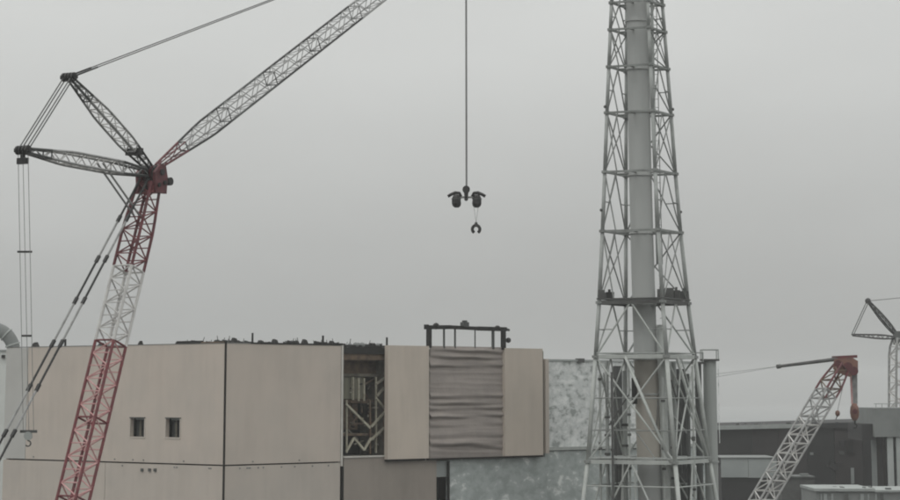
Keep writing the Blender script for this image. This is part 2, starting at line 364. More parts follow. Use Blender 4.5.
for i in range(110):      # broken roof-edge scraps: chunks and bent rods
    px = random.choice((random.uniform(228,341), random.uniform(228,341), random.uniform(170,222), random.uniform(343,387)))
    W = WL if px < 225 else WR; c_ = W.p(W.sz(px,344)[0], -.5-random.random()*.9, TOP+.02-(.02 if px<343 else 0)); bm = bmesh.new()
    if random.random() < .35:
        d_ = Vector((random.uniform(-.5,.5), random.uniform(-.3,.3), random.uniform(.25,.8))); tube(bm, c_-Vector((0,0,.7)), c_+d_, .05, .03, n=5)
    else:
        h_ = random.uniform(.12,.5)
        hexa(bm, [c_+Vector((random.uniform(.1,.4)*sx, random.uniform(.1,.3)*sy, z_ if z_ < 0 else h_*random.uniform(.4,1))) for z_ in (-.7, 1) for sx, sy in ((-1,-1),(1,-1),(1,1),(-1,1))])
    fin('roof_debris', bm, random.choice(('black','black','gap','duct_dark')), B)
for px in (142.5,150,155.5):
    a = SL(px,470); WL.part('pipe_stub', a-.16, a+.16, -.02, .14, ZL(px,471.5), ZL(px,468.5), 'duct_dark', B)
for i in range(22):   # small bolts and clips scattered along the joints
    px = random.choice((random.uniform(20,215), random.uniform(235,335))); W = WL if px < 225 else WR
    a = W.sz(px, 463)[0]; z = SEAM + random.choice((-.3,.3)); W.part('joint_clip', a-.08, a+.08, -.02, .05, z-.06, z+.06, 'greyb', B)
fix_parent(B)

# ------------------------------------------------------------------ tarp and its roof frame
fz = pt
T = tag(empty('sheet_frame', WR.p(SR(466),.2,fz)), 'black steel frame standing on the roof edge above the hanging sheet', 'frame')
FN = .3
zf = lambda py: WR.sz(466, py, FN)[1]
sf = lambda px: SR(px, 335, FN)
def fbeam(name, x0, y0_, x1, y1_, wd, m='black', n=FN): 
    beam(name, WR.p(sf(x0),n,zf(y0_)), WR.p(sf(x1),n,zf(y1_)), wd, wd, m, T, nr)
fbeam('post', 429, 326.5, 429, 348.5, .42); fbeam('post', 503.3, 326.5, 503.3, 349, .42)
fbeam('beam', 427, 328.4, 450, 327.6, .42); fbeam('beam', 450, 327.6, 478, 328.2, .38); fbeam('beam', 478, 328.2, 505.5, 328.2, .44)
for x, w_ in ((444,.16),(455,.15),(475,.10),(493,.24)): fbeam('hanger', x, 329, x, 348.5, w_, 'duct_dark')
fbeam('end_stub', 425.6, 328, 427.2, 328, .5); fbeam('end_stub', 505, 328, 509, 329, .24, 'duct_dark')
bm = bmesh.new(); ball(bm, WR.p(sf(436),FN,zf(327)), .36); fin('sheave', bm, 'black', T)
bm = bmesh.new(); ball(bm, WR.p(sf(497.5),FN,zf(327)), .34, .8); fin('sheave', bm, 'black', T)
bm = bmesh.new(); a = sf(464.7); WR.box(bm, a-.38, a+.38, FN-.3, FN+.3, zf(327), zf(322.3)); WR.box(bm, a-.2, a+.2, FN-.2, FN+.2, zf(322.2), zf(320.5)); fin('winch_box', bm, 'duct_dark', T)
beam('ball_arm', WR.p(sf(503),FN,zf(340)), WR.p(sf(508),FN,zf(339.5)), .1, .1, 'duct_dark', T, nr)
bm = bmesh.new(); ball(bm, WR.p(sf(508.3),FN,zf(339.3)), .3); fin('counter_ball', bm, 'black', T)
fix_parent(T)

def tarp():
    s0, s1 = SR(429.3,400,.2), SR(504.6,400,.2)
    zt_, zb_ = WR.sz(466,346.6,.2)[1], WR.sz(466,458.2,.2)[1]
    folds = [(352,.14,1),(358,.16,1),(367,.20,1.2),(398,.12,1),(404,.12,1),(410,.13,1),(417.5,.26,1.0),(426,.08,1.5),(438,.08,1.3),(445,.24,1.3),(449,.1,1)]
    folds = [(f, a, w_) for f, a, w_ in folds]
    fz_ = [(WR.sz(466,f,.2)[1], a, w_*.22, random.random()*6) for f, a, w_ in folds]
    bm = bmesh.new(); na, nz_ = 48, 260; g = []
    for j in range(nz_+1):
        z = zt_ + (zb_-zt_)*j/nz_; row = []
        for i in range(na+1):
            u = i/na; a = s0 + (s1-s0)*u
            n_ = .18 + .10*math.sin(u*math.pi)*math.sin(j*.063+1) + .015*math.sin(u*9+j*.03)
            for (zf_, am, wd, ph) in fz_:
                d = (z - (zf_ - .10*math.sin(u*3.1+ph) - .05*math.sin(u*11+ph*2)))/wd
                n_ += am*(.55+.45*math.sin(u*5+ph))*(math.exp(-(d-.9)**2) - 1.1*math.exp(-(d+.5)**2*1.6))
            for q_ in range(3):
                ph_ = (z*(5.3+q_*2.7) + .5*math.sin(u*4+q_*2+z*.7) + .25*math.sin(u*13+z*2+q_))
                n_ += (.022 - .004*q_)*(1-2*abs((ph_/6.283) % 1 - .5))**2*2*(.5+.5*math.sin(u*3+z*1.7+q_*2))
            row.append(bm.verts.new(WR.p(a + .05*math.sin(j*.12)*(1 if i in (0,na) else 0), max(n_, .06), z)))
        g.append(row)
    for j in range(nz_):
        for i in range(na): bm.faces.new((g[j][i], g[j][i+1], g[j+1][i+1], g[j+1][i]))
    o = fin('hanging_sheet', bm, 'sheet', smooth=True, recalc=False)
    md = o.modifiers.new('thickness', 'SOLIDIFY'); md.thickness = .02; md.offset = 0
    tag(o, 'grey brown windbreak sheet with horizontal folds hung between beige panels', 'sheet')
tarp()

# ------------------------------------------------------------------ painted building behind the stack
D = tag(empty('painted_building', WR.p(LR+8,-.6,0)), 'pale grey building with blotchy cloud painted walls behind the lattice stack', 'building')
s0, s1 = SR(547.5), SR(706, 400)
ztop = WR.sz(570, 361.5, -.6)[1]; zled = WR.sz(570, 446, -.6)[1]
WR.part('wall', s0, s1, -14, -.6, zled-.1, ztop, 'mural_hi', D)
WR.part('lower_wall', s0, s1+1.5, -14, -.45, 0, zled-.5, 'mural_lo', D)
WR.part('ledge', s0-.0, s1+1.7, -1.2, -.2, zled-.42, zled-.12, 'tower_light', D)
WR.part('parapet', s0, s1+.1, -1.0, -.5, ztop+.004, ztop+.22, 'greyb2', D)
a = s0
while a < s1 - 1:     # cladding joints stand slightly proud as cover strips
    a += 4.6; WR.part('cover_strip', a-.05, a+.05, -.6, -.56, zled-.1, ztop, 'mural_hi', D)
bm = bmesh.new(); a = SR(584, 362); WR.box(bm, a-.45, a+.35, -.9, -.2, ztop-.1, ztop+.35); fin('roof_light', bm, 'tower_dark', D)
fix_parent(D)

# ------------------------------------------------------------------ lattice stack
SY = 262.0
S = tag(empty('exhaust_stack', (at(650,392,SY).x, SY, 0)), 'tall grey exhaust chimney inside a tapering steel lattice tower', 'chimney')
def z_of(py): return at(640, py, SY).z
def py_of(z): 
    lo, hi = -900., 1500.
    for _ in range(60):
        m_ = (lo+hi)/2
        if z_of(m_) > z: lo = m_
        else: hi = m_
    return lo
def interp(tab, x):
    for (x0,y0_),(x1,y1_) in zip(tab, tab[1:]):
        if x <= x1 or (x1,y1_) == tab[-1]: return y0_ + (y1_-y0_)*(x-x0)/(x1-x0)
HALF = [(-150,18),(0,26.2),(130,34),(200,37.6),(285,43.7),(340,48.5),(460,61),(500,66.5),(780,108)]
CEN = [(-150,634),(0,637),(200,640.8),(340,645),(500,650.5),(780,658)]
PHI = R(18)
DIRS = {'L': Vector((-math.cos(PHI), -math.sin(PHI), 0)), 'F': Vector((math.sin(PHI), -math.cos(PHI), 0)), 'R': Vector((math.cos(PHI), math.sin(PHI), 0)), 'B': Vector((-math.sin(PHI), math.cos(PHI), 0))}
def cen(z): p = at(interp(CEN, py_of(z)), py_of(z), SY); return Vector((p.x, SY, z))
def leg(k, z):
    py = py_of(z); h = interp(HALF, py) * SY / F / math.cos(PHI); return cen(z) + DIRS[k]*h
LV = [-110, -68, -28, 4, 31, 68, 114, 173, 232, 303, 357, 461, 580]
ZL_ = [z_of(p_) for p_ in LV] + [0.0]
for k in 'LFRB':
    for a, b in zip(ZL_, ZL_[1:]):
        rr = .19 + .10*(ZL_[0]-a)/ZL_[0]
        bar('leg', leg(k, a), leg(k, b), rr*.92, 'tower_light' if a < z_of(356) else 'tower_leg', S, 8)
        bm = bmesh.new(); tube(bm, leg(k,a)-Vector((0,0,.14)), leg(k,a)+Vector((0,0,.14)), rr*1.6, n=8); fin('leg_flange', bm, 'tower', S)
pairs = [('L','F'),('F','R'),('R','B'),('B','L')]
for i, z in enumerate(ZL_[:-1]):
    big = LV[i] in (303, 357, 461)
    for a, b in pairs:
        mm = 'tower_dark' if LV[i] == 303 else 'tower_light' if LV[i] in (357, 461) else 'tower'
        beam('girt', leg(a,z), leg(b,z), .22, .42 if big else .20, mm, S, Vector((0,0,1)) if not big else None)
        if not big:   # ring ties to the flue
            mid = (leg(a,z)+leg(b,z))/2; c_ = cen(z)
            bar('flue_tie', mid, c_ + (mid-c_).normalized()*1.2, .11, 'tower', S)
    zn = ZL_[i+1]
    low_ = LV[i] >= 303; rb_, tm = (.10, 'tower_light') if low_ else (.08, 'tower')
    for a, b in pairs:
        if (a, b) == ('L', 'F') and not low_:       # this face carries knee braces only, clear of the flue
            bar('brace', leg(a,z).lerp(leg(b,z),.24), leg(a,zn), rb_, tm, S); bar('brace', leg(a,z), leg(a,zn).lerp(leg(b,zn),.24), rb_, tm, S)
            continue
        if (a, b) in (('B','L'),('F','R')) and i % 2 == 0:
            mid = (leg(a,z)+leg(b,z))/2
            bar('brace', mid, leg(a,zn), rb_*.8, tm, S); bar('brace', mid, leg(b,zn), rb_*.8, tm, S)
        if i % 2 == 0:
            bar('brace', leg(a,z), leg(b,zn), rb_, tm, S); bar('brace', leg(b,z), leg(a,zn), rb_, tm, S)
        else:
            mid = (leg(a,z)+leg(b,z))/2
            bar('brace', mid, leg(a,zn), rb_, tm, S); bar('brace', mid, leg(b,zn), rb_, tm, S)
            bar('sub_brace', (leg(a,z)+leg(a,zn))/2, (mid+leg(a,zn))/2, .06, 'tower', S); bar('sub_brace', (leg(b,z)+leg(b,zn))/2, (mid+leg(b,zn))/2, .06, 'tower', S)
# flue in flanged sections
FL = [-125, -50, 22, 70, 113, 176, 234, 305, 360, 395, 460, 560]
zf_ = [z_of(p_) for p_ in FL] + [0.]
for i, (a, b) in enumerate(zip(zf_, zf_[1:])):
    r0 = 1.17 + .012*(90-a)/10*1.4; r1 = 1.17 + .012*(90-b)/10*1.4
    bm = bmesh.new(); tube(bm, cen(a), cen(b)+Vector((0,0,.16)), r0, r1, n=36, caps=False)
    o = fin('flue_section', bm, 'stack_rust' if FL[i] in (360, 395) else 'stack', S, smooth=True)
    bm = bmesh.new(); tube(bm, cen(b), cen(b)+Vector((0,0,.15)), r1+.14, n=36); fin('flange_ring', bm, 'stack', o)
    for pl in o.data.polygons:
        if len(pl.vertices) > 4: pl.use_smooth = False
# pipe and ladder along the flue
top_ = ZL_[0]-2
def off(z, dx, dy): return cen(z) + Vector((dx, dy, 0))
zz = [top_ + (2-top_)*i/14 for i in range(15)]
bm = bmesh.new(); path_tube(bm, [off(z, 1.62, -.75) for z in zz if z < z_of(285)], .42, 12); fin('side_pipe', bm, 'tower_light', S, smooth=True)
bm = bmesh.new(); path_tube(bm, [off(z, 1.55, -.6) for z in zz if z > z_of(300)], .16, 8); fin('side_pipe', bm, 'duct', S, smooth=True)
# ladder with hoops at right of the flue
for dx in (-.22, .22):
    bm = bmesh.new(); path_tube(bm, [off(z, 1.95+dx, .9) for z in zz if z > z_of(320)], .05, 5); fin('ladder_rail', bm, 'tower', S)
zr = z_of(318); k = 0
while zr < top_ - 1:
    bar('ladder_rung', off(zr,1.73,.9), off(zr,2.17,.9), .03, 'tower', S, 4); zr += .9
# platforms with rails
def platform(py, k_out, m, rail, mr_):
    z = z_of(py); bm = bmesh.new()
    outp = [cen(z) + (leg(k,z)-cen(z))*k_out for k in 'LFRB']; inn = [cen(z) + (leg(k,z)-cen(z))*.45 for k in 'LFRB']
    for i in range(4):
        j = (i+1)%4; t = Vector((0,0,.12))
        hexa(bm, [inn[i]+t*2.6, outp[i]+t*2.6, outp[j]+t*2.6, inn[j]+t*2.6, inn[i]+t*3.6, outp[i]+t*3.6, outp[j]+t*3.6, inn[j]+t*3.6])
    o = fin('platform', bm, m, S)
    if rail:
        for i in range(4):
            j = (i+1)%4
            for hh in (.75, 1.25): bar('rail', outp[i]+Vector((0,0,hh)), outp[j]+Vector((0,0,hh)), .045, mr_, o, 5)
            for q_ in range(7):
                p_ = outp[i].lerp(outp[j], q_/6); bar('rail_post', p_+Vector((0,0,.42)), p_+Vector((0,0,1.25)), .04, mr_, o, 5)
platform(303, 1.06, 'tower_dark', False, 'tower')
z = z_of(303)
for k, f in (('L',.12),('L',.3),('R',.1),('R',.32),('R',.5),('F',.1)):
    c_ = leg(k,z).lerp(cen(z), f*.8); bm = bmesh.new(); h_ = random.uniform(.4,1.0); w_ = random.uniform(.2,.45)
    box(bm, c_.x-w_, c_.x+w_, c_.y-.3, c_.y+.3, z+.35, z+.45+h_); box(bm, c_.x-w_*.4, c_.x+w_*.2, c_.y-.15, c_.y+.15, z+.45+h_, z+.6+h_*1.2); fin('equipment_box', bm, random.choice(('tower_dark','black','duct_dark')), S)
platform(357, 1.03, 'duct', False, 'tower_light')
platform(461, 1.03, 'duct', False, 'tower_light')
z = z_of(303); bm = bmesh.new(); box(bm, *(lambda c_: (c_.x-.7, c_.x+.5, c_.y-.5, c_.y+.5))(cen(z)+Vector((2.6,-.4,0))), z+.35, z+1.55); fin('equipment_box', bm, 'tower_dark', S)
bm = bmesh.new(); box(bm, *(lambda c_: (c_.x-.3, c_.x+.4, c_.y-.4, c_.y+.4))(leg('L',z)+Vector((.2,.1,0))), z+.35, z+1.3); fin('equipment_box', bm, 'tower_dark', S)
# long pale struts between the two lower platforms
for (k1, k2, f1, f2) in (('L','F',.42,.95),('F','R',.35,.95)):
    za, zb_ = z_of(357), z_of(461)
    bar('raking_strut', leg(k1,za).lerp(leg(k2,za),f1), leg(k1,zb_).lerp(leg(k2,zb_),f2), .17, 'tower_light', S, 8)
bm = bmesh.new(); z = z_of(382); box(bm, *(lambda c_: (c_.x-.35, c_.x+.2, c_.y-.3, c_.y+.3))(cen(z)+Vector((-1.3,-1.3,0))), z_of(404), z_of(378)); fin('junction_box', bm, 'black', S)
for i, (px, dy, rr_, mm) in enumerate(((600,-1,.13,'tower_light'),(607,3,.2,'duct'),(612,-4,.12,'tower_dark'),(625,4,.24,'duct'),(629,-2,.12,'tower_light'),(657,3,.2,'tower_dark'),(663,-3,.14,'tower_light'),(674,4,.28,'duct'),(688,1,.2,'duct_dark'),(693,-2,.12,'tower_light'))):
    zt2 = z_of(random.uniform(360,378)); p_ = at(px, 400, SY+dy)
    bm = bmesh.new(); tube(bm, (p_.x,p_.y,0), (p_.x,p_.y,zt2), rr_, n=10, caps=True); sp2 = fin('standpipe', bm, mm, S)
    for q_ in range(3):
        zq = z_of(random.uniform(370,490)); bm = bmesh.new(); tube(bm, (p_.x,p_.y,zq), (p_.x,p_.y,zq+.25), rr_*1.6, n=10); fin('pipe_clamp', bm, 'tower_dark', sp2)
for py in (398, 430, 485):
    z = z_of(py)
    for a, b in pairs: bar('girt', leg(a,z), leg(b,z), .075, 'tower' if py != 485 else 'tower_light', S)
for i in range(12):
    a, b = random.choice(pairs); z1_ = z_of(random.uniform(362,480)); z2_ = z1_ - random.uniform(2,6); f0 = random.random(); f1 = min(max(f0+random.uniform(-.35,.35),0),1)
    bar('stay', leg(a,z1_).lerp(leg(b,z1_),f0)*.9 + cen(z1_)*.1, leg(a,z2_).lerp(leg(b,z2_),f1)*.9 + cen(z2_)*.1, random.uniform(.05,.1), random.choice(('tower_light','tower','tower_dark')), S)
for k, py in (('L',108),('R',108),('L',211),('R',211)):
    p_ = leg(k, z_of(py)); bm = bmesh.new(); ball(bm, p_ + DIRS[k]*.25, .17); fin('warning_lamp', bm, 'tower_dark', S)
fix_parent(S)

# ------------------------------------------------------------------ risers beside the stack
def riser(px, py_t, Y, r, m, label, cap=True, group=None):
    p = at(px, py_t, Y); o = tag(empty('vent_riser', (p.x, p.y, 0)), label, 'duct', group)
    b = Vector((p.x, p.y, 0))
    for i in range(4):
        z1_, z0_ = p.z*(1-i*.25), p.z*(.75-i*.25)
        bm = bmesh.new(); tube(bm, b+Vector((0,0,z0_)), b+Vector((0,0,z1_)), r, n=20, caps=False); s_ = fin('pipe_section', bm, m, o, smooth=True)
        bm = bmesh.new(); tube(bm, b+Vector((0,0,z0_+.02)), b+Vector((0,0,z0_+.22)), r+.1, n=20); fin('flange', bm, m, s_)
    if cap:
        bm = bmesh.new(); box(bm, p.x-r-.25, p.x+r+.25, p.y-r-.3, p.y+r+.3, p.z, p.z+.2); pl = fin('cap_platform', bm, 'tower_dark', o)
        for sx in (-1,1):
            for sy in (-1,1): bar('rail_post', (p.x+sx*(r+.15), p.y+sy*(r+.2), p.z+.2), (p.x+sx*(r+.15), p.y+sy*(r+.2), p.z+1.2), .06, 'duct', pl, 5)
            bar('rail', (p.x+sx*(r+.15), p.y-r-.2, p.z+1.2), (p.x+sx*(r+.15), p.y+r+.2, p.z+1.2), .06, 'duct', pl, 5)
            bar('rail', (p.x-r-.15, p.y+sx*(r+.2), p.z+1.2), (p.x+r+.15, p.y+sx*(r+.2), p.z+1.2), .06, 'duct', pl, 5)
    fix_parent(o); return o
riser(709.5, 361, 269, .72, 'duct', 'pale thick vent pipe with railed cap platform right of the lattice tower')
riser(698, 364, 268, .36, 'duct_dark', 'thin dark vent pipe beside the pale capped vent pipe')
riser(617.5, 366, 270.5, .50, 'duct_dark', 'dark pipe standing inside the tower left of the chimney flue', False)
riser(681, 369, 269.5, .52, 'duct_dark', 'dark pipe standing inside the tower right of the chimney flue', False)
riser(669, 366, 271, .78, 'duct', 'wide pale pipe between the chimney flue and a dark pipe', False)

# ------------------------------------------------------------------ lattice boom builder
def lattice(root, name, p0, p1, side, W_, H_, nb, rc, rb, secs, t0=.12, t1=.12, e0=.35, e1=.35, far=(), inner=()):
    """box lattice from p0 to p1. secs: list of (fraction_end, chord material, lacing material)"""
    d = (p1-p0); Ln = d.length; ax = d.normalized(); side = (side - ax*side.dot(ax)).normalized(); hv = ax.cross(side).normalized()
    lname = name.split('_')[0] + '_lacing_bar'
    def k(t): 
        if t < t0: return e0 + (1-e0)*t/t0
        if t > 1-t1: return e1 + (1-e1)*(1-t)/t1
        return 1.
    def P(t, i):
        sx, sy = ((-1,-1),(1,-1),(1,1),(-1,1))[i]
        return p0 + d*t + side*(sx*W_/2*k(t)) + hv*(sy*H_/2*k(t))
    bounds = [0] + [s_[0] for s_ in secs]
    for si, (fe, mc, ml) in enumerate(secs):
        i0, i1 = round(bounds[si]*nb), round(fe*nb)
        sec = None
        for t in ((i0/nb, i1/nb) if si == len(secs)-1 else (i0/nb,)):
            bm = bmesh.new(); tt = min(max(t, .004), .996)
            for i in range(4): tube(bm, P(tt,i), P(tt,(i+1)%4), rb*1.3, n=6)
            o = fin(name if sec is None else 'end_frame', bm, mc, root if sec is None else sec); sec = sec or o
        for i in range(4):
            bm = bmesh.new(); path_tube(bm, [P(j/nb, i) for j in range(i0, i1+1)], rc*(.6 if i in inner else 1), 6); fin('chord', bm, ml if i in inner else mc, sec)
        lb = []
        for j in range(i0, i1):
            a, b = j/nb, (j+1)/nb
            for i in range(4):
                q_ = (i+1)%4
                lb.append((P(a,i), P(b,q_), rb) if (j+i) % 2 else (P(a,q_), P(b,i), rb))
                if j > i0 and i % 2 == 0: lb.append((P(a,i), P(a,q_), rb*.8))
        if si in far:        # outside the picture: one joined part
            bm = bmesh.new()
            for x in lb: tube(bm, x[0], x[1], x[2], n=5)
            fin('lacing', bm, ml, sec)['kind'] = 'stuff'
        else:
            for x in lb: bar(lname, x[0], x[1], x[2], ml, sec, 5)
    return P

# ------------------------------------------------------------------ the big red and white crane
HUBY = 215.0
hub = at(152, 172, HUBY)
tip = at(466, -74, 262.0)
hd = Vector((tip.x-hub.x, tip.y-hub.y, 0)).normalized(); sd_ = Vector((hd.y, -hd.x, 0))
def in_plane(px, py):
    """point of the crane's own vertical plane on the line of sight through px, py"""
    r = ray(px, py); e = Vector((0,0,EYE)); t = (hub-e).dot(sd_)/r.dot(sd_); return e + r*t
low = in_plane(73, 500)
foot = hub + (low-hub)*((hub.z-2.6)/(hub.z-low.z))
K = tag(empty('crawler_crane', (foot.x, foot.y, 0)), 'red and white lattice boom crawler crane with raised jib over the beige building', 'crane')
bd = (foot-hub)
btop = hub + bd.normalized()*1.2
Lb = (foot-btop).length
def frac(py, Y=207):
    z = at(110, py, Y).z; return (btop.z - z)/(btop.z-foot.z)
lattice(K, 'boom_section', btop, foot, sd_, 1.95, 1.75, 52, .14, .068,
        [(round(frac(262,210)*52)/52,'maroon','red'), (round(frac(347,207)*52)/52,'white','white'), (round(frac(425,204)*52)/52,'red','pink'), (round(frac(505,202)*52)/52,'red','pink'), (1,'red','pink')], t0=.07, t1=.1, e0=.75, e1=.5, far=(4,))
# boom head
bm = bmesh.new()
def hp(a, s_, z): return hub + hd*a + sd_*s_ + Vector((0,0,z))
for s_ in (-.95, .95):
    pts = [(-.8,-1.9),(.75,-1.9),(.85,-.4),(.55,.65),(-.2,.6),(-.95,-.1)]
    A = [bm.verts.new(hp(a,s_-.14,z)) for a, z in pts]; B_ = [bm.verts.new(hp(a,s_+.14,z)) for a, z in pts]
    bm.faces.new(A); bm.faces.new(B_[::-1])
    for i in range(6): bm.faces.new((A[i], A[(i+1)%6], B_[(i+1)%6], B_[i]))
hd_o = fin('boom_head', bm, 'maroon', K)
for (a, z, r_) in ((0,-.05,.62),(-.4,-1.2,.42),(.4,-.95,.4)):
    for s_ in (-.55,-.2,.2,.55):
        bm = bmesh.new(); tube(bm, hp(a,s_-.1,z), hp(a,s_+.1,z), r_, n=18); fin('sheave', bm, 'dark' if s_ in (-.2,.55) else 'maroon', hd_o)
    bar('axle', hp(a,-1.15,z), hp(a,1.15,z), .16, 'dark', hd_o)
bm = bmesh.new(); beam_bm(bm, hp(.9,.3,-.6), hp(2.1,.4,-.7), .35, .4, sd_); tube(bm, hp(2.0,.2,-.7), hp(2.0,.6,-.7), .36, n=12); fin('runner_sheave', bm, 'dark', K)
for s_ in (-1.16, 1.16):
    for (a, z, r_) in ((0,-.05,.28),(-.4,-1.2,.2),(.4,-.95,.2)):
        bm = bmesh.new(); tube(bm, hp(a,s_-.06,z), hp(a,s_+.06,z), r_, n=14); fin('pin_cap', bm, 'dark', hd_o)
for s_ in (-.8,.8): beam('head_strut', hp(-1.0,s_,-1.9), hp(-.1,s_,.2), .22, .26, 'red', K, sd_)
beam('cross_tie', hp(0,-1.0,-1.75), hp(0,1.0,-1.75), .3, .3, 'pink', K)
beam('cross_tie', hp(.5,-1.0,.5), hp(.5,1.0,.5), .25, .3, 'maroon', K)
# jib
j0 = hub + (tip-hub).normalized()*.9 + Vector((0,0,.1))
lattice(K, 'jib_section', j0, tip, sd_, 1.25, 1.35, 44, .105, .04,
        [(3/44,'maroon','maroon'),(8/44,'dark','greyl'),(14/44,'duct_dark','greyl'),(20/44,'dark','greyl'),(26/44,'dark','greyl'),(32/44,'greyl','greyl'),(38/44,'dark','white'),(1,'greyl','white')], t0=.13, t1=.08, e0=.28, e1=.4, far=(7,), inner=(1,3))
for f in (.58,.62): pass
# back masts
m1, m2 = in_plane(69, 77), in_plane(23, 150)
lattice(K, 'mast_section', hub+Vector((-.2,0,.3)), m1, sd_, 1.15, .85, 13, .10, .05, [(3/13,'dark','greyl'),(10/13,'greyl','white'),(1,'duct_dark','greyl')], t0=.3, t1=.4, e0=.45, e1=.3)
lattice(K, 'mast_section', hub+Vector((-.5,0,-.1)), m2, sd_, 1.35, 1.0, 16, .11, .05, [(4/16,'duct_dark','greyl'),(13/16,'greyl','white'),(1,'duct_dark','greyl')], t0=.25, t1=.35, e0=.5, e1=.3)
for m_ in (m1, m2):
    bm = bmesh.new()
    for s_ in (-.5,-.17,.17,.5): tube(bm, m_+sd_*(s_-.1), m_+sd_*(s_+.1), .38, n=14)
    beam_bm(bm, m_-sd_*.85, m_+sd_*.85, .3, .3, Vector((0,0,1))); fin('mast_head', bm, 'dark', K)
bm = bmesh.new(); q_ = hub.lerp(m1,.22); beam_bm(bm, q_-sd_*.8, q_+sd_*.8, .5, .6, hd); fin('hose_reel', bm, 'dark', K)
bm = bmesh.new(); q_ = m2+Vector((0,0,-.9)); beam_bm(bm, q_-sd_*.5, q_+sd_*.5, .35, .5, hd); beam_bm(bm, m2, q_, .3, .3, hd); fin('rope_guide', bm, 'dark', K)
# ropes and pendants
for s_ in (-.4,.4):
    bar('pendant', m1+sd_*s_, tip+sd_*s_*.4, .05, 'rope', K)
    beam('pendant_bar', m1+sd_*s_, m1.lerp(tip,.05)+sd_*s_*.9, .13, .13, 'dark', K)
    for e_ in (-.18,.18): bar('luffing_rope', m1+sd_*s_+hd*e_, m2+sd_*s_+hd*e_, .055, 'rope', K)
pe = in_plane(1, 449); ph = hub + hd*-1.1 + Vector((0,0,-.7))
pend = ph + (pe-ph)*1.42
for s_ in (-.45,.45):
    nseg = 9
    for i in range(nseg):
        a, b = ph.lerp(pend, i/nseg)+sd_*s_, ph.lerp(pend, (i+1)/nseg)+sd_*s_
        bar('boom_pendant', a, b, .10, 'greyl' if i % 2 else 'dark', K)
        bm = bmesh.new(); dd = (b-a).normalized(); beam_bm(bm, b-dd*.35, b+dd*.35, .26, .22, sd_); fin('pendant_link', bm, 'dark', K)
for s_ in (-.3,.3): bar('mast_stop', hub.lerp(m2,.42)+sd_*s_, hub+bd.normalized()*4.2-hd*.6+sd_*s_, .09, 'greyl', K)
# gantry, body, tracks (below the picture)
def kp(a, s_, z): return Vector((foot.x, foot.y, 0)) + hd*a + sd_*s_ + Vector((0,0,z))
for s_ in (-1.2,1.2): beam('gantry_leg', kp(-1.5,s_,3), pend+sd_*s_*.4, .5, .5, 'red', K, sd_)
bm = bmesh.new(); beam_bm(bm, pend-sd_*.9, pend+sd_*.9, .6, .6); fin('gantry_head', bm, 'dark', K)
bm = bmesh.new(); beam_bm(bm, kp(-9,0,2.9), kp(2,0,2.9), 3.4, 2.2, sd_); fin('upper_body', bm, 'red', K)
bm = bmesh.new(); beam_bm(bm, kp(-11.5,0,3.4), kp(-9.01,0,3.4), 6, 3.0, sd_); fin('counterweight', bm, 'dark', K)
bm = bmesh.new(); beam_bm(bm, kp(-.5,2.75,3.0), kp(2.2,2.75,3.0), 1.7, 2.3, sd_); fin('cab', bm, 'white', K)
bm = bmesh.new(); beam_bm(bm, kp(-2.5,0,1.2), kp(2.5,0,1.2), 6, 1.2, sd_); fin('car_body', bm, 'dark', K)
for s_ in (-3.7,3.7):
    bm = bmesh.new(); prof = [(-5.2,.35),(-4.7,0),(4.7,0),(5.2,.35),(5.2,1.1),(4.7,1.5),(-4.7,1.5),(-5.2,1.1)]
    A = [bm.verts.new(kp(a,s_-.75,z)) for a,z in prof]; B_ = [bm.verts.new(kp(a,s_+.75,z)) for a,z in prof]
    bm.faces.new(A); bm.faces.new(B_[::-1])
    for i in range(8): bm.faces.new((A[i],A[(i+1)%8],B_[(i+1)%8],B_[i]))
    fin('crawler_track', bm, 'dark', K)
# hoist rope
hook = at(466.5, 186, tip.y)
for s_ in (-.06,.06): bar('hoist_rope', tip+sd_*s_+Vector((0,0,-.1)), Vector((hook.x,hook.y,hook.z))+sd_*s_, .05, 'rope', K)
# ropes hanging from the rear mast to the small block
aux = at(29.5, 434, m2.y+.3)
for dx, top2 in ((-.85,m2+sd_*-.5),(-.1,m2),(.55,m2+sd_*.55)):
    bar('auxiliary_rope', top2-Vector((0,0,.3)), aux+Vector((dx*.6,0,.25)), .028 if dx else .035, 'rope_pale', K)
for py, wd in ((253,.55),(337,.35)):
    f = (py-150)/(434-150); c_ = m2.lerp(aux, f); beam('rope_spreader', c_-Vector((wd+.1,0,0)), c_+Vector((wd,0,0)), .14, .16, 'dark', K)
fix_parent(K)
A_ = tag(empty('auxiliary_block', aux), 'small block on thin ropes hanging from the crane\'s rear mast', 'hook')
bm = bmesh.new(); beam_bm(bm, aux+Vector((-.75,0,.2)), aux+Vector((.6,0,.2)), .2, .22); fin('crossbar', bm, 'duct_dark', A_)
bm = bmesh.new(); tube(bm, aux+Vector((-.1,-.12,-.15)), aux+Vector((-.1,.12,-.15)), .34, n=14); fin('sheave', bm, 'duct', A_)
bm = bmesh.new(); path_tube(bm, [aux+Vector((-.1+.22*math.sin(t), 0, -.75+.22*math.cos(t))) for t in [i*.45 for i in range(10)]], .06, 6); tube(bm, aux+Vector((-.1,0,-.3)), aux+Vector((-.1,0,-.55)), .07); fin('hook', bm, 'duct_dark', A_)
fix_parent(A_)

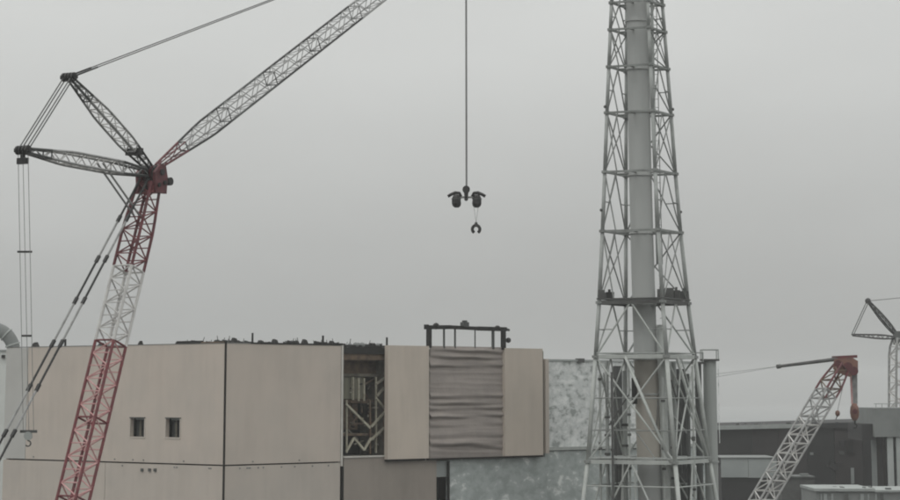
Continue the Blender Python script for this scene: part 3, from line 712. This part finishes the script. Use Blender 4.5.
# ------------------------------------------------------------------ hook block with twin drums
sc = F/tip.y
def hk(dx, dy, n=0): return hook + Vector((dx/sc, n, -(dy-186)/sc))
Hk = tag(empty('hook_block', hook), 'black crane hook block with two drum clamps hanging in the sky', 'hook')
bm = bmesh.new(); tube(bm, hk(-.3,189.5,-.3), hk(-.3,189.5,.3), .40, n=18); hexa(bm, [hk(-3,189,-.32),hk(2.4,189,-.32),hk(2.4,189,.32),hk(-3,189,.32),hk(-2,197,-.32),hk(1.4,197,-.32),hk(1.4,197,.32),hk(-2,197,.32)]); fin('sheave_housing', bm, 'dark', Hk)
bm = bmesh.new(); tube(bm, hk(-.3,196), hk(-.3,200), .12); ball(bm, hk(-.3,199), .22); fin('swivel', bm, 'dark', Hk)
bm = bmesh.new(); tube(bm, hk(-7.5,197.2), hk(7.5,197.2), .11, n=8); fin('crossbeam', bm, 'greyl', Hk)
for sx in (-1, 1):
    cx = -10.2 if sx < 0 else 10.4
    bm = bmesh.new(); path_tube(bm, [hk(cx+sx*8.4,196.4), hk(cx+sx*5.5,194.6), hk(cx+sx*1,192.6), hk(cx-sx*3.0,193.0), hk(cx-sx*4.6,196.5)], .17, 8); fin('wing_arm', bm, 'dark', Hk, smooth=True)
    prof = [(194.5,.22),(197,.40),(200,.48),(203.5,.50),(206,.42),(207.5,.22)]
    bm = bmesh.new(); prev = None
    for y_, r_ in prof:
        cur = [bm.verts.new(hk(cx-sx*(y_-200)*.05, y_) + Vector((r_*math.cos(a), r_*math.sin(a), 0))) for a in [i*math.pi/8 for i in range(16)]]
        if prev:
            for i in range(16): bm.faces.new((prev[i], prev[(i+1)%16], cur[(i+1)%16], cur[i]))
        else: bm.faces.new(cur)
        prev = cur
    bm.faces.new(prev); fin('drum_clamp', bm, 'dark', Hk)
    bm = bmesh.new(); tube(bm, hk(cx,198.3), hk(cx,199.3), .52, n=16); fin('drum_band', bm, 'duct_dark', Hk)
    bar('drum_link', hk(sx*7.2,197.2), hk(cx,197.6), .09, 'dark', Hk)
fix_parent(Hk)
lh = hk(9.5, 229)
Lh = tag(empty('lower_hook', lh), 'small dark ring hook on thin slings below the twin drum hook block', 'hook')
bm = bmesh.new(); path_tube(bm, [lh + Vector((.40*math.sin(t), 0, .42*math.cos(t))) for t in [R(-150+i*25) for i in range(13)]], .17, 8); fin('ring', bm, 'dark', Lh, smooth=True)
bm = bmesh.new(); tube(bm, lh+Vector((0,0,.35)), lh+Vector((0,0,.75)), .26, .12, n=10); fin('shackle', bm, 'dark', Lh)
for dx in (-.35,.35): bar('sling', lh+Vector((0,0,.7)), hk(9.5,206.5)+Vector((dx*.7,0,0)), .018, 'rope', Lh)
fix_parent(Lh)

# ------------------------------------------------------------------ second crane (orange head)
Y2 = 320.0
h2_ = at(845, 361, Y2); l2 = at(767, 492, Y2-9); d2 = (l2-h2_); f2 = h2_ + d2*((h2_.z-2.5)/(h2_.z-l2.z))
K2 = tag(empty('crawler_crane', (f2.x, f2.y, 0)), 'pale lattice boom crane with orange red head and dark stub jib', 'crane')
hd2 = Vector((-d2.x,-d2.y,0)).normalized(); s2 = Vector((hd2.y,-hd2.x,0)); s2 = (s2*.75 + Vector((0,-1,0))*.2).normalized()
n2 = 36; L2 = (f2-h2_).length
fr = lambda py: round((h2_.z-at(820,py,Y2-4).z)/(h2_.z-f2.z)*n2)/n2
lattice(K2, 'boom_section', h2_+d2.normalized()*1.0, f2, s2, 2.15, 1.9, n2, .14, .085, [(fr(392),'maroon','rust'),(fr(415),'greyl','greyl'),(fr(470),'greyl','white'),(1,'greyl','white')], t0=.05, t1=.1, e0=.7, e1=.5, far=(3,))
def q2(px, py, dy=0): return at(px, py, Y2+dy)
bm = bmesh.new()
pr = [(834,359),(852,357.5),(858,361),(858,372),(850,377),(843,375),(833,369)]
A = [bm.verts.new(q2(x,y,-.9)) for x,y in pr]; B_ = [bm.verts.new(q2(x,y,.9)) for x,y in pr]; bm.faces.new(A); bm.faces.new(B_[::-1])
for i in range(7): bm.faces.new((A[i],A[(i+1)%7],B_[(i+1)%7],B_[i]))
hh = fin('boom_head', bm, 'orange', K2)
for x, y, r_ in ((838,364,.5),(848,367,.6),(854,371,.55)):
    bm = bmesh.new(); tube(bm, q2(x,y,-1.05), q2(x,y,1.05), r_, n=14); fin('sheave', bm, 'maroon', hh)
bm = bmesh.new(); beam_bm(bm, q2(832,357.6), q2(857,356.4), .5, .35, Vector((0,1,0))); fin('head_guard', bm, 'maroon', hh)
bm = bmesh.new(); tube(bm, q2(838,359), q2(778,366.5,-4), .25, .19, n=8); tube(bm, q2(780.5,366.2,-3.9), q2(777,366.7,-4.1), .27, n=8); fin('stub_jib', bm, 'tower_dark', K2)
for y_, dd in ((377,0),(374,1)): bar('guy_rope', q2(778,366.5,-4), at(716, y_, 300), .022, 'rope', K2)
for x in (850.6,852.6,854.4,856.4): 
    bar('hoist_rope', q2(x,372), q2(854.3+(x-853.4)*.8,404), .13, 'pink' if x < 852 else 'greyl', K2)
bar('hoist_rope', q2(846,372,1), q2(837.5,411,1), .03, 'rope', K2)
def k2(a, s_, z): return Vector((f2.x,f2.y,0)) + hd2*a + s2*s_ + Vector((0,0,z))
bm = bmesh.new(); beam_bm(bm, k2(-8,0,2.8), k2(2,0,2.8), 3.2, 2.2, s2); fin('upper_body', bm, 'orange', K2)
bm = bmesh.new(); beam_bm(bm, k2(-10,0,3.2), k2(-8.01,0,3.2), 5, 3, s2); fin('counterweight', bm, 'dark', K2)
for s_ in (-1,1): beam('gantry_leg', k2(-2,s_*1.1,3.5), k2(-9,s_*.8,9), .35, .35, 'orange', K2)
bm = bmesh.new(); beam_bm(bm, k2(-2,0,1.2), k2(2,0,1.2), 5.4, 1.1, s2); fin('car_body', bm, 'dark', K2)
for s_ in (-3.3,3.3):
    bm = bmesh.new(); prof = [(-4.4,.3),(-4,0),(4,0),(4.4,.3),(4.4,1),(4,1.4),(-4,1.4),(-4.4,1)]
    A = [bm.verts.new(k2(a,s_-.6,z)) for a,z in prof]; B_ = [bm.verts.new(k2(a,s_+.6,z)) for a,z in prof]
    bm.faces.new(A); bm.faces.new(B_[::-1])
    for i in range(8): bm.faces.new((A[i],A[(i+1)%8],B_[(i+1)%8],B_[i]))
    fin('crawler_track', bm, 'dark', K2)
fix_parent(K2)
hb = q2(854.3, 403.5)
O = tag(empty('hook_block', hb), 'rust red hook block hanging on thick ropes from the orange crane head', 'hook')
bm = bmesh.new()
rings = [(.3,0),(.52,-.45),(.6,-1.1),(.5,-1.75),(.25,-2.15)]
prev = None
for r_, z_ in rings:
    cur = [bm.verts.new(hb+Vector((r_*math.cos(a), r_*.7*math.sin(a), z_))) for a in [i*math.pi/6 for i in range(12)]]
    if prev:
        for i in range(12): bm.faces.new((prev[i],prev[(i+1)%12],cur[(i+1)%12],cur[i]))
    else: bm.faces.new(cur)
    prev = cur
bm.faces.new(prev); fin('block_body', bm, 'orange', O, smooth=True)
bm = bmesh.new(); tube(bm, hb+Vector((0,-.45,-1.0)), hb+Vector((0,.45,-1.0)), .32, n=12); fin('sheave', bm, 'maroon', O)
bm = bmesh.new(); tube(bm, hb+Vector((0,0,-2.1)), hb+Vector((0,0,-2.6)), .12); path_tube(bm, [hb+Vector((.25*math.sin(t),0,-2.85+.25*math.cos(t))) for t in [i*.45 for i in range(10)]], .09, 6); fin('hook', bm, 'dark', O)
fix_parent(O)
hb2 = q2(837.5, 411, 1)
O = tag(empty('overhaul_ball', hb2), 'small red ball hook on thin rope beside the pale crane boom', 'hook')
bm = bmesh.new(); ball(bm, hb2+Vector((0,0,-.3)), .32, 1.3); fin('ball', bm, 'orange', O, smooth=True)
bm = bmesh.new(); tube(bm, hb2+Vector((0,0,-.5)), hb2+Vector((-.25,0,-1.1)), .09, .05); fin('hook', bm, 'dark', O)
fix_parent(O)

# ------------------------------------------------------------------ far crane at the right
Y3 = 560.0
p3 = lambda px, py, dy=0: at(px, py, Y3+dy)
h3 = p3(899, 338); K3 = tag(empty('lattice_crane', (h3.x, h3.y, 0)), 'far grey crane with two masts in a triangle above the grey block', 'crane')
sv = Vector((.35,-.94,0))
lattice(K3, 'boom_section', h3, Vector((p3(893,400).x+0, Y3, 0)), sv, 3.2, 3.2, 26, .28, .15, [(.3,'greyl','white'),(1,'white','white')], t0=.05, t1=.05, e0=.6, e1=.6)
lattice(K3, 'mast_section', h3, p3(868,301), sv, .9, .9, 9, .2, .1, [(1,'dark','greyl')], t0=.3, t1=.4)
lattice(K3, 'mast_section', h3, p3(852.5,335), sv, .9, .8, 10, .17, .1, [(1,'dark','greyl')], t0=.3, t1=.5)
lattice(K3, 'jib_section', h3, p3(960,292,12), sv, 2.0, 2.0, 12, .24, .1, [(1,'dark','greyl')], t0=.2, t1=.2)
for s_ in (-.5,.5): bar('luffing_rope', p3(868,301)+sv*s_, p3(852.5,335)+sv*s_, .11, 'rope', K3)
bar('pendant', p3(868,301), p3(960,292,12), .08, 'rope', K3)
bm = bmesh.new(); beam_bm(bm, p3(894,338), p3(905,338), 2.2, 3.0); fin('boom_head', bm, 'duct_dark', K3)
bm = bmesh.new(); ball(bm, p3(868,301), .7); fin('mast_head', bm, 'dark', K3)
bm = bmesh.new(); c_ = Vector((p3(893,400).x, Y3, 0)); box(bm, c_.x-4, c_.x+4, c_.y-5, c_.y+5, 0, 4); fin('base', bm, 'dark', K3)
fix_parent(K3)

# ------------------------------------------------------------------ far buildings at the right
def bbox(name, x0, x1, yt, yb, Y, dp, m, parent, xref=None):
    a, b = at(x0, yt, Y), at(x1, yt, Y); zb_ = max(at((x0+x1)/2, yb, Y).z, 0) if yb is not None else 0
    bm = bmesh.new(); box(bm, a.x, b.x, Y, Y+dp, zb_, a.z); return fin(name, bm, m, parent)
YH = 470.0
Hh = tag(empty('dark_hall', (at(800,424,YH).x, YH, 0)), 'long dark flat roofed hall with pale roof edge beyond the stack', 'building')
pos = [716, 752, 778, 806, 834, 862, 890, 918]
for i, (a, b) in enumerate(zip(pos, pos[1:])):
    bbox('wall_panel', a+.15, b-.15, 428, None, YH, .6, 'hall' if i in (0,3,5) else 'hall2', Hh)
bbox('core', 716, 918, 429, None, YH+.7, 40, 'hall', Hh)
p_, q_ = at(716,428,YH), at(919,420,YH)
bm = bmesh.new(); zt_ = at(716,427.5,YH).z; z2 = at(800,422.5,YH).z
hexa(bm, [(p_.x,YH-.5,zt_-.1),(q_.x,YH-.5,zt_-.1),(q_.x,YH+41,zt_-.1),(p_.x,YH+41,zt_-.1),(p_.x,YH-.5,zt_+.25),(q_.x,YH-.5,z2+.4),(q_.x,YH+41,z2+.4),(p_.x,YH+41,zt_+.25)])
fin('roof', bm, 'hall', Hh)
beam('roof_edge', (p_.x,YH-.6,zt_-.05), (at(800,424,YH).x,YH-.6,zt_+.3), .3, .75, 'fascia', Hh, Vector((0,1,0)))
bbox('wall_box', 845, 853, 440, 452, YH-.6, .5, 'black', Hh); bbox('wall_pipe', 851, 854, 468, 484, YH-.7, .5, 'shed', Hh)
for i in range(16):
    x = random.uniform(724,884); w_ = random.uniform(1,4); hh_ = random.uniform(1,3)
    bbox('roof_unit', x, x+w_, 425-hh_, 429, YH+random.uniform(1,10), 2, random.choice(('hall','greyb','tower_dark')), Hh)
for i in range(9):
    x = random.uniform(790,882); y = random.uniform(434,476)
    bbox('wall_fixture', x, x+random.uniform(2,8), y, y+random.uniform(1,9), YH-.3, .28, random.choice(('hall','hall2','tower_dark','greyb')), Hh)
fix_parent(Hh)
Sh = tag(empty('low_shed', (at(750,458,420).x, 420, 0)), 'low pale grey shed in front of the dark hall beside the stack', 'building')
bbox('wall', 721, 776, 459, None, 420, 14, 'hall', Sh)
bbox('fascia_panel', 721, 748, 458, 477.5, 419.6, .38, 'shed', Sh); bbox('fascia_panel', 748.3, 776.5, 458.6, 477.8, 419.6, .38, 'shed', Sh)
bbox('roof', 720.5, 777, 457.4, 458.2, 419.4, 15, 'greyb', Sh)
fix_parent(Sh)
Gb = tag(empty('grey_block', (at(895,405,440).x, 440, 0)), 'grey concrete block with pale pillars at the edge of the dark hall', 'building')
bbox('upper_wall', 874, 940, 408, 437, 440, 20, 'greyb', Gb); bbox('side_wing', 862, 873.8, 424, 440, 442, 16, 'hall', Gb)
bbox('pillar', 887, 893, 437.2, None, 440.4, 3, 'greyb2', Gb); bbox('pillar', 896, 904, 437.2, None, 440.4, 3, 'greyb2', Gb)
bbox('rear_wall', 886, 940, 437.4, None, 444, 16, 'shed', Gb); bbox('dark_pier', 882, 886, 437.2, None, 441, 6, 'gap', Gb)
for x in (876,882,888,894,900): bar('roof_rail_post', at(x,408,440.5), at(x,403.5,440.5), .07, 'greyb2', Gb, 5)
bar('roof_rail', at(874,403.8,440.5), at(905,403.8,440.5), .07, 'greyb2', Gb, 5)
fix_parent(Gb)
Nb = tag(empty('flat_roof_building', (at(860,490,380).x, 380, 0)), 'flat roofed pale building below the dark hall and second crane', 'building')
bbox('wall', 816, 960, 491.5, None, 380, 16, 'greyb', Nb)
p_, q_ = at(815,489,379.7), at(875,489,379.7); bm = bmesh.new(); box(bm, p_.x, q_.x, 379.6, 396, at(820,491.3,380).z, at(820,488.6,380).z); fin('roof', bm, 'fascia', Nb)
p_, q_ = at(875.1,489,379.7), at(961,489,379.7); bm = bmesh.new(); box(bm, p_.x, q_.x, 379.6, 396, at(820,492.2,380).z, at(820,490.2,380).z); fin('roof', bm, 'fascia', Nb)
for x in (826,842,858,878): bbox('wall_joint', x, x+.6, 493, None, 379.9, .09, 'greyb', Nb)
for i in range(12):
    x = random.uniform(818,897); w_ = random.uniform(1,5); h_ = random.uniform(1,3.5)
    bbox('roof_unit', x, x+w_, 489.5-h_, 492, 381+random.uniform(0,8), 1.5, random.choice(('greyb','tower_dark','shed','duct_dark')), Nb)
for i in range(8):
    x = random.uniform(818,895); bbox('wall_fixture', x, x+random.uniform(1,4), 494, random.uniform(496,520), 379.8, .18, random.choice(('tower_dark','shed','duct_dark')), Nb)
fix_parent(Nb)

Mc = tag(empty('machinery_house', (at(798,478,400).x, 400, 0)), 'low dark machinery house at the foot of the pale crane boom', 'building')
bbox('wall', 781, 814.5, 478, None, 400, 8, 'tower_dark', Mc); bbox('roof', 780, 815, 476.4, 477.9, 399.6, 9, 'duct_dark', Mc)
bbox('vent', 786, 791, 472.5, 476.3, 401, 2, 'duct_dark', Mc); bbox('vent', 801, 809, 473.8, 476.3, 402, 2, 'greyb', Mc); bbox('door', 803, 808, 486, None, 399.8, .15, 'greyb', Mc)
fix_parent(Mc)

# ------------------------------------------------------------------ left edge: pale building and curved duct
Pb = tag(empty('pale_building', (at(-20,352,300).x, 300, 0)), 'pale clad building behind the left end of the beige building', 'building')
bbox('wall', -70, 22, 351, None, 300, 12, 'white_wall', Pb); bbox('roof', -71, 23, 349.6, 350.9, 299.8, 13, 'greyb2', Pb)
bbox('wall_lamp', 1.5, 4.5, 355, 358, 299.5, .6, 'black', Pb)
fix_parent(Pb)
Cd = tag(empty('curved_duct', at(12,350,296)), 'curved grey duct elbow rising above the pale building roof', 'duct')
bm = bmesh.new(); base = at(13.5, 356, 305); ctr = at(-10, 352, 305)
rr_ = (base.x-ctr.x); pts = [base - Vector((0,0,3.2))] + [ctr + Vector((rr_*math.cos(t), 0, rr_*.98*math.sin(t))) for t in [R(6*i) for i in range(16)]] + [ctr + Vector((-6,0,rr_*.98))]
path_tube(bm, pts, .82, 16); fin('elbow', bm, 'greyb', Cd, smooth=True)
for i in (4, 9): 
    bm = bmesh.new(); d_ = (pts[i+1]-pts[i-1]).normalized(); tube(bm, pts[i]-d_*.08, pts[i]+d_*.08, .95, n=16); fin('flange', bm, 'duct', Cd)
fix_parent(Cd)

# ------------------------------------------------------------------ haze
bm = bmesh.new(); box(bm, -6000, 6000, -1000, 7900, -10, 108)
hz = fin('haze', bm, None); hz['kind'] = 'stuff'
hm = bpy.data.materials.new('haze_air'); hm.use_nodes = True; t = hm.node_tree; t.nodes.clear()
ho = t.nodes.new('ShaderNodeOutputMaterial'); hv_ = t.nodes.new('ShaderNodeVolumePrincipled')
hv_.inputs['Color'].default_value = (.95, .96, .955, 1); hv_.inputs['Density'].default_value = .00022; hv_.inputs['Anisotropy'].default_value = .2
t.links.new(hv_.outputs[0], ho.inputs['Volume']); hz.data.materials.append(hm)
